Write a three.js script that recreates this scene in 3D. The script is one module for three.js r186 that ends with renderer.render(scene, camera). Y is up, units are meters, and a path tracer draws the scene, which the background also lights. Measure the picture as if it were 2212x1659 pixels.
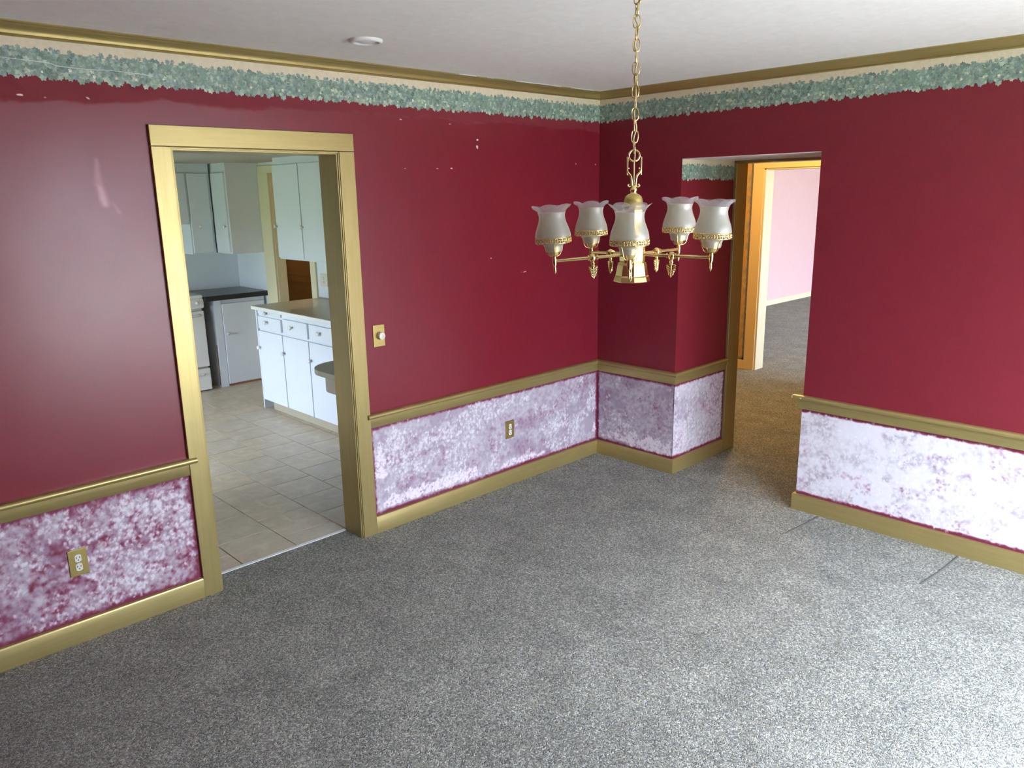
import * as THREE from 'three';
import { RoundedBoxGeometry } from 'three/addons/geometries/RoundedBoxGeometry.js';
import { mergeGeometries, mergeVertices, toCreasedNormals } from 'three/addons/utils/BufferGeometryUtils.js';
import { RectAreaLightUniformsLib } from 'three/addons/lights/RectAreaLightUniformsLib.js';

/* ------------------------------------------------------------------ camera, sky, light, exposure */
const scene = new THREE.Scene();
const renderer = new THREE.WebGLRenderer({ antialias: true });
renderer.toneMapping = THREE.LinearToneMapping;
renderer.toneMappingExposure = 1.0;
renderer.shadowMap.enabled = true;
RectAreaLightUniformsLib.init();

const camera = new THREE.PerspectiveCamera(2 * Math.atan(829.5 / 1674.04) * 180 / Math.PI, 2212 / 1659, 0.05, 200);
{
  const yaw = 0.767825, pitch = -0.239635, roll = -0.017242;
  const fw = new THREE.Vector3(Math.sin(yaw) * Math.cos(pitch), Math.sin(pitch), -Math.cos(yaw) * Math.cos(pitch));
  const r = new THREE.Vector3(Math.cos(yaw), 0, Math.sin(yaw)), u = new THREE.Vector3().crossVectors(r, fw);
  const r2 = r.clone().multiplyScalar(Math.cos(roll)).addScaledVector(u, Math.sin(roll));
  const u2 = u.clone().multiplyScalar(Math.cos(roll)).addScaledVector(r, -Math.sin(roll));
  camera.position.set(-4.0836, 1.7939, 3.3723);
  camera.quaternion.setFromRotationMatrix(new THREE.Matrix4().makeBasis(r2, u2, fw.clone().negate()));
}
scene.add(camera);
{ // even overcast sky: the zenith three times as bright as the horizon
  const w = 64, h = 64, d = new Float32Array(w * h * 4), Z = 38, tint = [0.80, 0.93, 1.13];
  for (let y = 0; y < h; y++) for (let x = 0; x < w; x++) { const el = ((y + 0.5) / h - 0.5) * Math.PI, L = Z * (1 + 2 * Math.max(0, Math.sin(el))) / 3, o = (y * w + x) * 4; for (let c = 0; c < 3; c++) d[o + c] = L * tint[c]; d[o + 3] = 1; }
  const t = new THREE.DataTexture(d, w, h, THREE.RGBAFormat, THREE.FloatType); t.mapping = THREE.EquirectangularReflectionMapping; t.magFilter = THREE.LinearFilter; t.needsUpdate = true;
  scene.background = t;
}
const sun = new THREE.DirectionalLight(new THREE.Color().setRGB(1, 0.93, 0.80), 14);   // veiled sun on the far side of the house: it lights the paving, not the room
sun.position.set(12, 30, -16); sun.target.position.set(0, 0, 0); sun.castShadow = true; sun.shadow.radius = 12; sun.shadow.mapSize.set(2048, 2048);
Object.assign(sun.shadow.camera, { left: -40, right: 40, top: 40, bottom: -40, near: 1, far: 120 }); sun.name = 'sun'; scene.add(sun, sun.target);

/* ------------------------------------------------------------------ helpers */
let seed = 7;
const rnd = () => { seed = (seed + 0x6d2b79f5) | 0; let t = Math.imul(seed ^ (seed >>> 15), 1 | seed); t = (t + Math.imul(t ^ (t >>> 7), 61 | t)) ^ t; return ((t ^ (t >>> 14)) >>> 0) / 4294967296; };
const rr = (a, b) => a + (b - a) * rnd();
const V3 = (x, y, z) => new THREE.Vector3(x, y, z);
const lin = (r, g, b) => new THREE.Color().setRGB(r, g, b);
const taken = new Map();
const numbered = (n) => { const k = taken.get(n) ?? 0; taken.set(n, k + 1); return k ? `${n}_${String(k).padStart(3, '0')}` : n; };
const std = (o) => new THREE.MeshStandardMaterial({ side: THREE.DoubleSide, ...o });
const phys = (o) => new THREE.MeshPhysicalMaterial({ side: THREE.DoubleSide, ...o });
function group(name, label, category, at = [0, 0, 0], extra = {}) {
  const g = new THREE.Group(); g.name = numbered(name); g.position.set(...at);
  g.userData = { label, category, ...extra }; scene.add(g); return g;
}
const structure = (name, label, category) => group(name, label, category, [0, 0, 0], { kind: 'structure' });
function mesh(parent, name, geo, m) {
  const o = new THREE.Mesh(geo, m); o.name = name; o.castShadow = o.receiveShadow = true; parent.add(o); return o;
}
// a geometry written in world metres, put under a group that stands elsewhere
function part(g, name, geo, m) { geo.translate(-g.position.x, -g.position.y, -g.position.z); return mesh(g, name, geo, m); }
function planarUV(geo, axisAlong) {           // uv in metres, u along the given axis where a face holds it
  const p = geo.attributes.position, n = geo.attributes.normal, uv = new Float32Array(p.count * 2), A = ['x', 'y', 'z'];
  for (let i = 0; i < p.count; i++) {
    const c = [p.getX(i), p.getY(i), p.getZ(i)], a = [Math.abs(n.getX(i)), Math.abs(n.getY(i)), Math.abs(n.getZ(i))];
    const k = a.indexOf(Math.max(...a)), rest = [0, 1, 2].filter((j) => j !== k), al = A.indexOf(axisAlong);
    const [j0, j1] = rest[1] === al ? [rest[1], rest[0]] : rest;
    uv[2 * i] = c[j0]; uv[2 * i + 1] = c[j1];
  }
  geo.setAttribute('uv', new THREE.BufferAttribute(uv, 2)); return geo;
}
function box(x0, x1, y0, y1, z0, z1, r = 0) { // box by its limits, edges rounded by r
  const w = Math.abs(x1 - x0), h = Math.abs(y1 - y0), d = Math.abs(z1 - z0);
  let g = r ? new RoundedBoxGeometry(w, h, d, 2, Math.min(r, w / 2.01, h / 2.01, d / 2.01)) : new THREE.BoxGeometry(w, h, d);
  g.translate((x0 + x1) / 2, (y0 + y1) / 2, (z0 + z1) / 2);
  return planarUV(g, w >= h && w >= d ? 'x' : d >= h ? 'z' : 'y');
}
const clean = (g) => { const k = g.index ? g.toNonIndexed() : g; for (const n of Object.keys(k.attributes)) if (!['position', 'normal', 'uv'].includes(n)) k.deleteAttribute(n); return k; };
const merge = (list) => mergeGeometries(list.map(clean));
function sweep(path, profile, closedEnds = true) { // profile [out, y] from wall to wall along path [x, z]; out lies to the (-dz, dx) side
  const n = path.length, dirs = [], P = [];
  for (let i = 0; i < n - 1; i++) { const dx = path[i + 1][0] - path[i][0], dz = path[i + 1][1] - path[i][1], l = Math.hypot(dx, dz); dirs.push([dx / l, dz / l, l]); }
  const out = (d) => [-d[1], d[0]], S = [0];
  for (let i = 0; i < n - 1; i++) S.push(S[i] + dirs[i][2]);
  for (let i = 0; i < n; i++) {
    const a = out(dirs[Math.max(0, i - 1)]), b = out(dirs[Math.min(n - 2, i)]), k = 1 + a[0] * b[0] + a[1] * b[1], m = [(a[0] + b[0]) / k, (a[1] + b[1]) / k];
    P.push(profile.map(([o, y]) => V3(path[i][0] + m[0] * o, y, path[i][1] + m[1] * o)));
  }
  const pos = [], uv = [], T = [0];
  for (let j = 1; j < profile.length; j++) T.push(T[j - 1] + Math.hypot(profile[j][0] - profile[j - 1][0], profile[j][1] - profile[j - 1][1]));
  for (let i = 0; i < n - 1; i++) for (let j = 0; j < profile.length - 1; j++) {
    const q = [P[i][j], P[i + 1][j], P[i + 1][j + 1], P[i][j + 1]], w = [[S[i], T[j]], [S[i + 1], T[j]], [S[i + 1], T[j + 1]], [S[i], T[j + 1]]];
    for (const k of [0, 1, 2, 0, 2, 3]) { pos.push(q[k].x, q[k].y, q[k].z); uv.push(...w[k]); }
  }
  if (closedEnds) for (const [i, flip] of [[0, true], [n - 1, false]]) {
    const tri = THREE.ShapeUtils.triangulateShape(profile.map(([o, y]) => new THREE.Vector2(o, y)), []);
    for (const t of tri) for (const k of flip ? [t[0], t[2], t[1]] : t) { const v = P[i][k]; pos.push(v.x, v.y, v.z); uv.push(profile[k][0], profile[k][1]); }
  }
  let g = new THREE.BufferGeometry();
  g.setAttribute('position', new THREE.Float32BufferAttribute(pos, 3)); g.setAttribute('uv', new THREE.Float32BufferAttribute(uv, 2));
  g.computeVertexNormals();
  return toCreasedNormals(g, 0.7);
}
const lathe = (pts, seg = 28) => new THREE.LatheGeometry(pts.map(([r, y]) => new THREE.Vector2(Math.max(r, 0.0001), y)), seg);
const tube = (pts, r, seg = 24, rad = 8, closed = false) => new THREE.TubeGeometry(new THREE.CatmullRomCurve3(pts.map((p) => V3(...p)), closed), seg, r, rad, closed);
function wallSheet(u0, u1, y0, y1, holes, put, thick) { // wall with holes: put(u, y, depth) -> xyz; depth 0 is the face, thick behind it
  const low = holes.filter((q) => q[2] <= y0).sort((p, q) => p[0] - q[0]);   // openings that reach the floor are notches
  const s = new THREE.Shape([[u0, y0], ...low.flatMap(([a, b, , d]) => [[a, y0], [a, d], [b, d], [b, y0]]), [u1, y0], [u1, y1], [u0, y1]].map((p) => new THREE.Vector2(...p)));
  for (const [a, b, c, d] of holes) if (c > y0) s.holes.push(new THREE.Path([[a, c], [a, d], [b, d], [b, c]].map((p) => new THREE.Vector2(...p))));
  const g = new THREE.ExtrudeGeometry(s, { depth: thick, bevelEnabled: false }), p = g.attributes.position, uv = g.attributes.uv;
  for (let i = 0; i < p.count; i++) { const u = p.getX(i), y = p.getY(i), d = thick - p.getZ(i); uv.setXY(i, u, y); p.setXYZ(i, ...put(u, y, d)); }
  g.computeVertexNormals(); return g;
}

/* ------------------------------------------------------------------ noise and textures */
const hash = (x, y, s) => { let h = Math.imul(x, 374761393) ^ Math.imul(y, 668265263) ^ Math.imul(s, 2147483629); h = Math.imul(h ^ (h >>> 13), 1274126177); return ((h ^ (h >>> 16)) >>> 0) / 4294967296; };
function vnoise(x, y, s, px = 1 << 20, py = 1 << 20) {
  const ix = Math.floor(x), iy = Math.floor(y), fx = x - ix, fy = y - iy, u = fx * fx * (3 - 2 * fx), v = fy * fy * (3 - 2 * fy), m = (a, p) => ((a % p) + p) % p;
  const a = hash(m(ix, px), m(iy, py), s), b = hash(m(ix + 1, px), m(iy, py), s), c = hash(m(ix, px), m(iy + 1, py), s), d = hash(m(ix + 1, px), m(iy + 1, py), s);
  return a + (b - a) * u + (c - a) * v + (a - b - c + d) * u * v;
}
const fbm = (x, y, s, o = 4, p = 1 << 20) => { let t = 0, a = 0.5, n = 0; for (let i = 0; i < o; i++) { t += a * vnoise(x, y, s + i, p, p); n += a; x *= 2; y *= 2; p *= 2; a *= 0.5; } return t / n; };
function dataTex(w, h, fn, srgb, repeat) { // fn(u 0..1, v 0..1) -> [r, g, b] 0..255
  const d = new Uint8Array(w * h * 4);
  for (let y = 0; y < h; y++) for (let x = 0; x < w; x++) { const c = fn(x / w, y / h, x, y), o = (y * w + x) * 4; d[o] = c[0]; d[o + 1] = c[1]; d[o + 2] = c[2]; d[o + 3] = 255; }
  return finish(new THREE.DataTexture(d, w, h), srgb, repeat);
}
function finish(t, srgb, repeat) {
  if (srgb) t.colorSpace = THREE.SRGBColorSpace;
  t.magFilter = THREE.LinearFilter; t.wrapS = t.wrapT = THREE.RepeatWrapping; if (repeat) t.repeat.set(...repeat); t.needsUpdate = true; return t;
}
function canvasTex(w, h, draw, srgb = true, repeat) {
  const c = document.createElement('canvas'); c.width = w; c.height = h; draw(c.getContext('2d'), w, h, c);
  const t = new THREE.CanvasTexture(c); t.userData.canvas = c; return finish(t, srgb, repeat);
}
const css = (c, a = 1) => `rgba(${c[0] | 0},${c[1] | 0},${c[2] | 0},${a})`;
const mixc = (a, b, t) => a.map((v, i) => v + (b[i] - v) * t);

// gold paint: streaks of the brush along u
const goldStreak = dataTex(512, 256, (u, v, x, y) => { const s = 0.6 * vnoise(u * 6, v * 90, 3, 6, 90) + 0.4 * fbm(u * 10, v * 14, 9, 3, 10); const k = 0.92 + 0.16 * (s - 0.5); return [Math.min(255, 235 * k), Math.min(255, 232 * k), Math.min(255, 225 * k)]; }, false, [1.1, 2.2]);
const goldRough = dataTex(512, 256, (u, v) => { const s = 0.5 * vnoise(u * 5, v * 80, 13, 5, 80) + 0.5 * fbm(u * 8, v * 10, 19, 4, 8); const k = 215 + 70 * (s - 0.5); return [k, k, k]; }, false, [1.1, 2.2]);
const M = {};
M.gold = std({ name: 'gold paint', color: lin(0.47, 0.365, 0.145), metalness: 0.58, roughness: 0.42, map: goldStreak, roughnessMap: goldRough });
M.red = std({ name: 'burgundy wall paint', color: 0xffffff, roughness: 0.5, map: dataTex(512, 512, (u, v) => { const k = 0.97 + 0.06 * fbm(u * 24, v * 24, 31, 4, 24); return [120 * k, 25 * k, 40 * k]; }, true, [0.7, 0.7]) });
M.ceiling = std({ name: 'ceiling paint', roughness: 0.92, map: dataTex(512, 512, (u, v) => { const k = 0.98 + 0.04 * fbm(u * 40, v * 40, 41, 3, 40); return [243 * k, 242 * k, 238 * k]; }, true, [0.8, 0.8]) });
M.white = std({ name: 'white paint', color: lin(0.70, 0.70, 0.69), roughness: 0.6 });
M.kitchenPaint = std({ name: 'kitchen wall paint', color: lin(0.76, 0.80, 0.82), roughness: 0.55 });
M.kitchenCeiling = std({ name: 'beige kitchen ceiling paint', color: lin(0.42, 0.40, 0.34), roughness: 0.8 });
M.cabinet = std({ name: 'pale cabinet paint', color: lin(0.72, 0.76, 0.81), roughness: 0.45 });
M.knob = std({ name: 'white porcelain', color: lin(0.82, 0.81, 0.78), roughness: 0.18 });
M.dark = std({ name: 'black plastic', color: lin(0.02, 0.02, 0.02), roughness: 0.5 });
M.blackTop = std({ name: 'black laminate', color: lin(0.018, 0.019, 0.022), roughness: 0.28 });
M.beigeTop = std({ name: 'beige laminate', roughness: 0.3, map: dataTex(256, 256, (u, v) => { const k = 0.93 + 0.14 * fbm(u * 40, v * 40, 51, 3, 40); return [178 * k, 168 * k, 148 * k]; }, true, [2, 2]) });
M.taupe = std({ name: 'taupe laminate', color: lin(0.40, 0.36, 0.27), roughness: 0.5 });
M.enamel = std({ name: 'white enamel', color: lin(0.78, 0.77, 0.74), roughness: 0.2 });
M.brass = std({ name: 'polished brass', color: lin(0.74, 0.56, 0.24), metalness: 1, roughness: 0.2 });
M.brassDull = std({ name: 'brass plate', color: lin(0.50, 0.38, 0.13), metalness: 0.85, roughness: 0.38 });
M.ivory = std({ name: 'ivory plastic', color: lin(0.72, 0.68, 0.56), roughness: 0.35 });
M.whitePlastic = std({ name: 'white plastic', color: lin(0.80, 0.80, 0.78), roughness: 0.4 });
M.orange = std({ name: 'orange trim paint', color: lin(0.80, 0.60, 0.30), roughness: 0.45 });
M.cream = std({ name: 'cream paint', color: lin(0.72, 0.66, 0.44), roughness: 0.5 });
M.pink = std({ name: 'pink wall paint', roughness: 0.7, map: dataTex(256, 256, (u, v) => { const k = 0.99 + 0.02 * fbm(u * 20, v * 20, 61, 3, 20); return [218 * k, 182 * k, 180 * k]; }, true, [0.7, 0.7]) });
M.ochre = std({ name: 'ochre corridor paint', color: lin(0.52, 0.40, 0.20), roughness: 0.6 });
M.brownDoor = std({ name: 'brown stained door', roughness: 0.45, map: dataTex(256, 512, (u, v) => { const k = 0.85 + 0.3 * vnoise(u * 40, v * 3, 71, 40, 3); return [84 * k, 58 * k, 33 * k]; }, true, [1, 0.5]) });
M.glass = phys({ name: 'window glass', color: 0xffffff, transmission: 1, thickness: 0, roughness: 0, ior: 1.5 });
M.alu = std({ name: 'white window frame', color: lin(0.7, 0.7, 0.7), roughness: 0.4 });
M.ground = std({ name: 'pale concrete paving', roughness: 0.95, map: dataTex(256, 256, (u, v) => { const k = 0.85 + 0.3 * fbm(u * 16, v * 16, 81, 4, 16); return [170 * k, 167 * k, 155 * k]; }, true, [0.3, 0.3]) });
M.lawn = std({ name: 'mown grass', roughness: 0.95, map: dataTex(256, 256, (u, v) => { const k = 0.7 + 0.6 * fbm(u * 32, v * 32, 91, 4, 32); return [78 * k, 94 * k, 52 * k]; }, true, [0.5, 0.5]) });
M.concrete = std({ name: 'slab', color: lin(0.3, 0.29, 0.27), roughness: 0.9 });
M.cable = std({ name: 'gold cord', color: lin(0.42, 0.33, 0.16), roughness: 0.45 });
M.frost = phys({ name: 'frosted glass', color: lin(0.82, 0.80, 0.74), transmission: 0.80, thickness: 0, roughness: 0.29, ior: 1.5 });
M.clearRim = phys({ name: 'clear glass rim', color: lin(0.94, 0.93, 0.93), transmission: 0.95, thickness: 0, roughness: 0.2, ior: 1.5 });
M.lampGlow = std({ name: 'lit warm globe', color: lin(0.8, 0.75, 0.65), emissive: lin(1, 0.72, 0.38), emissiveIntensity: 3, roughness: 0.4 });
M.rust = std({ name: 'rusted paint', color: lin(0.32, 0.13, 0.06), roughness: 0.8 });

// carpet: short loops, each its own yarn colour
function carpetTex(palette, size, nx, ny, s0, contrast) {
  const N = 2048, col = new Uint8Array(N * N * 4), bump = new Uint8Array(N * N * 4), m = (a, p) => ((a % p) + p) % p;
  for (let y = 0; y < N; y++) for (let x = 0; x < N; x++) {
    const cx = x / N * nx, cy = y / N * ny, ix = Math.floor(cx), iy = Math.floor(cy); let best = -1, bi = 0, bj = 0;
    for (let j = -1; j <= 1; j++) for (let i = -1; i <= 1; i++) {
      const a = m(ix + i, nx), b = m(iy + j, ny), jx = hash(a, b, s0), jy = hash(a, b, s0 + 1), an = (hash(a, b, s0 + 2) - 0.5) * 2.6 + (hash(a, b, s0 + 7) > 0.5 ? 1.57 : 0), dx = cx - (ix + i + 0.5 + (jx - 0.5) * 0.7), dy = cy - (iy + j + 0.5 + (jy - 0.5) * 0.7);
      const ca = Math.cos(an), sa = Math.sin(an), p = dx * ca + dy * sa, q = -dx * sa + dy * ca, h = 1 - (p * p) / 0.95 - (q * q) / 0.24 + 0.35 * hash(a, b, s0 + 3);
      if (h > best) { best = h; bi = a; bj = b; }
    }
    const h = Math.max(0, Math.min(1, best)), t = hash(bi, bj, s0 + 4), k = palette[Math.floor(t * palette.length)], big = fbm(x / N * 18, y / N * 18, s0 + 20, 3, 18);
    const l = (0.80 + 0.28 * hash(bi, bj, s0 + 5)) * (0.9 + 0.2 * big), o = (y * N + x) * 4;
    for (let c = 0; c < 3; c++) { col[o + c] = Math.max(0, Math.min(255, (128 + (k[c] - 128) * contrast) * l)); bump[o + c] = 255 * h; }
    col[o + 3] = bump[o + 3] = 255;
  }
  const r = [1 / size, 1 / size];
  return [finish(new THREE.DataTexture(col, N, N), true, r), finish(new THREE.DataTexture(bump, N, N), false, r)];
}
{
  const [c, b] = carpetTex([[150, 148, 144], [172, 170, 166], [128, 127, 126], [196, 193, 186], [140, 136, 124], [122, 121, 120], [163, 161, 154], [104, 103, 104], [152, 144, 130], [166, 166, 168]], 2.4, 440, 440, 101, 0.8);
  M.carpet = std({ name: 'grey flecked loop carpet', map: c, color: lin(0.86, 0.86, 0.78), bumpMap: b, bumpScale: 0.0018, roughness: 0.95 });
}
// floor tiles: four tones
M.tiles = [0, 1, 2, 3].map((k) => std({ name: 'beige ceramic tile', roughness: 0.36, map: dataTex(128, 128, (u, v) => { const a = fbm(u * 5 + k * 7, v * 5, 200 + k, 4), b = fbm(u * 22, v * 22 + k * 3, 210 + k, 3), s = 0.88 + 0.17 * a + 0.07 * b; const base = [[197, 181, 160], [200, 184, 163], [194, 179, 159], [198, 181, 158]][k]; return base.map((c) => c * s); }, true, [3.3, 3.3]) }));
M.grout = std({ name: 'grout', color: lin(0.24, 0.18, 0.12), roughness: 0.9 });
// marbled hall wallpaper
M.marbled = std({ name: 'marbled ochre wallpaper', roughness: 0.6, map: dataTex(256, 256, (u, v) => { const a = fbm(u * 6, v * 6, 301, 5, 6), b = fbm(u * 8 + 3, v * 8, 309, 4, 8), q = mixc([184, 140, 74], [196, 172, 120], a * 1.2), w = mixc(q, b > 0.58 ? [200, 128, 70] : [150, 138, 120], Math.min(1, Math.abs(b - 0.5) * 3.2)); return w; }, true, [2.2, 2.2]) });
M.slate = std({ name: 'slate blue paper border', roughness: 0.6, map: dataTex(128, 128, (u, v) => { const k = 0.8 + 0.4 * fbm(u * 12, v * 12, 321, 4, 12); return [112 * k, 104 * k, 112 * k]; }, true, [4, 4]) });

// burgundy wall with chips, a pale smear and the matt brushed band under the border
const AX0 = -4.5, AW = 4.5, H = 2.42;
{
  const W = 2048, Hp = 1104, X = (x) => (x - AX0) / AW * W, Y = (y) => (1 - y / H) * Hp;
  const map = canvasTex(W, Hp, (g) => {
    const im = g.createImageData(W, Hp);
    for (let y = 0; y < Hp; y++) for (let x = 0; x < W; x++) { const k = 0.97 + 0.06 * fbm(x / 40, y / 40, 31, 4), o = (y * W + x) * 4; im.data[o] = 120 * k; im.data[o + 1] = 25 * k; im.data[o + 2] = 40 * k; im.data[o + 3] = 255; }
    g.putImageData(im, 0, 0);
    const poly = (pts, fill) => { g.fillStyle = fill; g.beginPath(); pts.forEach(([x, y], i) => g[i ? 'lineTo' : 'moveTo'](X(x), Y(y))); g.closePath(); g.fill(); };
    g.filter = 'blur(2px)';
    poly([[-3.059, 1.962], [-3.073, 1.863], [-3.066, 1.804], [-3.054, 1.774], [-3.036, 1.769], [-3.022, 1.779], [-3.031, 1.82], [-3.039, 1.852], [-3.046, 1.905], [-3.047, 1.958]], 'rgba(196,150,152,0.42)');
    poly([[-3.062, 1.86], [-3.06, 1.80], [-3.048, 1.776], [-3.036, 1.775], [-3.036, 1.80], [-3.045, 1.85]], 'rgba(214,180,180,0.35)');
    poly([[-3.022, 1.807], [-2.986, 1.746], [-2.997, 1.746], [-3.013, 1.781]], 'rgba(206,166,162,0.5)');
    g.filter = 'none';
    for (const [x, y, w, h, a] of [[-1.583, 2.176, .024, .006, .1], [-1.259, 2.169, .022, .005, 0], [-1.064, 2.094, .02, .012, 0], [-1.066, 2.055, .016, .022, -.4], [-1.572, 1.935, .016, .005, .1], [-1.357, 1.937, .02, .006, .05], [-1.259, 1.938, .022, .008, .1], [-.232, 1.976, .010, .012, 0], [-.04, 1.976, .012, .012, 0], [-.98, 1.434, .016, .007, 0], [-.701, 1.334, .03, .006, -.15], [-.73, 1.334, .006, .006, 0], [-3.282, 2.175, .03, .008, .05], [-3.053, 2.179, .016, .006, .5], [-3.20, 2.172, .01, .004, 0], [-2.5, 1.86, .012, .004, 0]]) {
      g.save(); g.translate(X(x), Y(y)); g.rotate(a); g.fillStyle = 'rgb(222,212,202)'; g.beginPath(); const a1 = w / AW * W / 2, b1 = h / H * Hp / 2;
      for (let i = 0; i < 9; i++) { const t = i / 9 * 6.283, q = rr(0.6, 1.1); g[i ? 'lineTo' : 'moveTo'](Math.cos(t) * a1 * q, Math.sin(t) * b1 * q); } g.closePath(); g.fill(); g.restore();
    }
  });
  const rough = canvasTex(W / 2, Hp / 2, (g, w, h) => {
    const im = g.createImageData(w, h);
    for (let y = 0; y < h; y++) for (let x = 0; x < w; x++) {
      const wx = AX0 + x / w * AW, wy = H * (1 - y / h), edge = 2.155 + 0.03 * Math.max(0, Math.min(1, (wx + 3.05) / 0.25)) + 0.05 * (fbm(wx * 7, 3, 77, 4) - 0.5) + 0.012 * (vnoise(wx * 60, 1, 78) - 0.5);
      const t = Math.max(0, Math.min(1, (wy - edge) / 0.012 + 0.5)), k = 255 * (0.31 + 0.42 * t + 0.05 * (fbm(x / 30, y / 30, 79, 3) - 0.5)), o = (y * w + x) * 4;
      im.data[o] = im.data[o + 1] = im.data[o + 2] = k; im.data[o + 3] = 255;
    }
    g.putImageData(im, 0, 0);
  }, false);
  for (const t of [map, rough]) { t.repeat.set(1 / AW, 1 / H); t.offset.set(-AX0 / AW, 0); }
  M.redA = std({ name: 'burgundy wall paint with chips', map, roughnessMap: rough, roughness: 1.0 });
}

// sponged dado: pale dabs over burgundy
function dado(w, h, s, o) {
  const R = 620, W = Math.round(w * R), Hh = Math.round(h * R); seed = s;
  return canvasTex(W, Hh, (g) => {
    g.fillStyle = css([112, 28, 54]); g.fillRect(0, 0, W, Hh); g.lineCap = 'round';
    const inset = (x, y, m) => Math.min(x - (o.openL ?? 0), w - x - (o.openR ?? 0), y, h - y) > m * rr(0.6, 1.4);
    const pass = (n, f) => { for (let i = 0; i < n * w * h; i++) f(rnd() * w, rnd() * h); };
    const blob = (x, y, r, c, a) => { // soft dab with a ragged rim
      g.fillStyle = css(c, a); g.beginPath(); const n = 9; for (let i = 0; i < n; i++) { const t = i / n * 6.283, q = r * rr(0.45, 1.15); g[i ? 'lineTo' : 'moveTo'](x * R + Math.cos(t) * q * R, y * R + Math.sin(t) * q * R); } g.closePath(); g.fill();
    };
    const dab = (x, y, size, c, a) => {
      const th = rr(-2.4, -0.7); g.strokeStyle = css(c, a);
      for (let i = 0, n = 3 + rnd() * 5; i < n; i++) { const t = th + rr(-0.7, 0.7), q = size * rr(0.25, 0.6), ox = rr(-0.6, 0.6) * size, oy = rr(-0.6, 0.6) * size; g.lineWidth = rr(1.2, 3.6); g.beginPath(); g.moveTo(x * R + ox, y * R + oy); g.quadraticCurveTo(x * R + ox + Math.cos(t) * q, y * R + oy + Math.sin(t) * q, x * R + ox + Math.cos(t + 0.25) * q * 1.7, y * R + oy + Math.sin(t + 0.25) * q * 1.7); g.stroke(); }
    };
    if (o.base) { // first coat with a brushed, ragged rim
      g.fillStyle = css(o.base); g.beginPath(); const e = (k) => 0.013 + 0.012 * fbm(k * 40, s, s + 5, 3), L = o.openL ?? 0, Q = o.openR ?? 0, N = Math.round(w * 160), Mm = 60, pt = (x, y) => g.lineTo(x * R, y * R);
      for (let i = 0; i <= N; i++) { const x = i / N * w; pt(Math.min(w + 0.02 - Q - 0.03, Math.max(x, L + 0.012)), e(x)); } for (let i = 0; i <= Mm; i++) pt(w - Q - e(7 + i / Mm), i / Mm * (h - 0.03) + 0.015); for (let i = N; i >= 0; i--) { const x = i / N * w; pt(Math.min(w + 0.02 - Q - 0.03, Math.max(x, L + 0.012)), h - e(x + 13)); } for (let i = Mm; i >= 0; i--) pt(L + e(19 + i / Mm), i / Mm * (h - 0.03) + 0.015);
      g.closePath(); g.fill();
    }
    const wide = (x, y) => fbm(x * 4.2 + 1.7 * vnoise(x * 6, y * 6, s + 1), y * 5, s + 3, 4), mid = (x, y) => fbm(x * 11 + 5, y * 13, s + 11, 4);
    pass(5200, (x, y) => { const r = rr(0.008, 0.020); if (inset(x, y, 0.012 + r * 0.55) && 0.5 * mid(x, y) + 0.5 * wide(x + 5, y) > o.bare) blob(x, y, r, mixc([150, 128, 144], [170, 154, 166], rnd()), rr(0.25, 0.5)); });
    pass(5200, (x, y) => { const r = rr(0.006, 0.018), n = 0.6 * wide(x, y) + 0.4 * mid(x, y); if (inset(x, y, 0.016 + r * 0.55) && rnd() < (n - o.mid) * 8) blob(x, y, r, mixc([182, 174, 178], [204, 198, 200], rnd()), rr(0.15, 0.4)); });
    const worn = (x, y) => o.base ? Math.max(0, Math.min(1, (wide(x + 11, y + 4) - 0.45) * 8)) : 1;
    pass(4200, (x, y) => { const n = mid(x + 7, y + 3); if (inset(x, y, 0.012) && rnd() < (n - o.red + 0.06) * 8 * worn(x, y)) blob(x, y, rr(0.006, 0.017), mixc([126, 70, 98], [150, 116, 138], rnd()), rr(0.10, 0.26)); });
    pass(1500, (x, y) => { const n = mid(x + 7, y + 3); if (inset(x, y, 0.01) && rnd() < (n - o.red) * 9 * worn(x, y)) { blob(x, y, rr(0.002, 0.007), mixc([112, 40, 66], [132, 80, 104], rnd()), rr(0.15, 0.45)); dab(x, y, rr(3, 7), mixc([114, 44, 70], [134, 86, 108], rnd()), rr(0.15, 0.35)); } });
    g.filter = 'blur(1.5px)'; g.drawImage(g.canvas, 0, 0); g.filter = 'none';
    pass(6000, (x, y) => { const n = 0.5 * wide(x, y) + 0.5 * mid(x, y); if (inset(x, y, 0.02) && rnd() < (n - o.mid) * 5) dab(x, y, rr(4, 11), mixc([178, 168, 176], [212, 204, 208], rnd()), rr(0.10, 0.26)); });
    pass(4600, (x, y) => { const r = rr(0.004, 0.013), n = 0.55 * wide(x + 3, y) + 0.45 * mid(x, y + 2); if (!inset(x, y, 0.02)) return; if (rnd() < (n - o.high) * 9) { blob(x, y, r, mixc([214, 206, 210], [230, 223, 226], rnd()), rr(0.12, 0.30)); dab(x, y, rr(3, 9), mixc([216, 208, 212], [234, 228, 230], rnd()), rr(0.2, 0.45)); } });
    for (const [x0, x1, y0, y1] of o.solid ?? []) for (let i = 0; i < (x1 - x0) * (y1 - y0) * 22000; i++) { const x = rr(x0, x1), t = (x - x0) / (x1 - x0), y = rr(y0, y1); if (y < y0 + (y1 - y0) * (0.9 * vnoise(x * 24, 1, s) * (0.4 + 0.6 * Math.abs(2 * t - 1)))) continue; blob(x, y, rr(0.003, 0.008), [232, 216, 222], rr(0.35, 0.7)); if (rnd() < 0.3) dab(x, y, rr(4, 9), [232, 218, 224], 0.5); }
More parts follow.
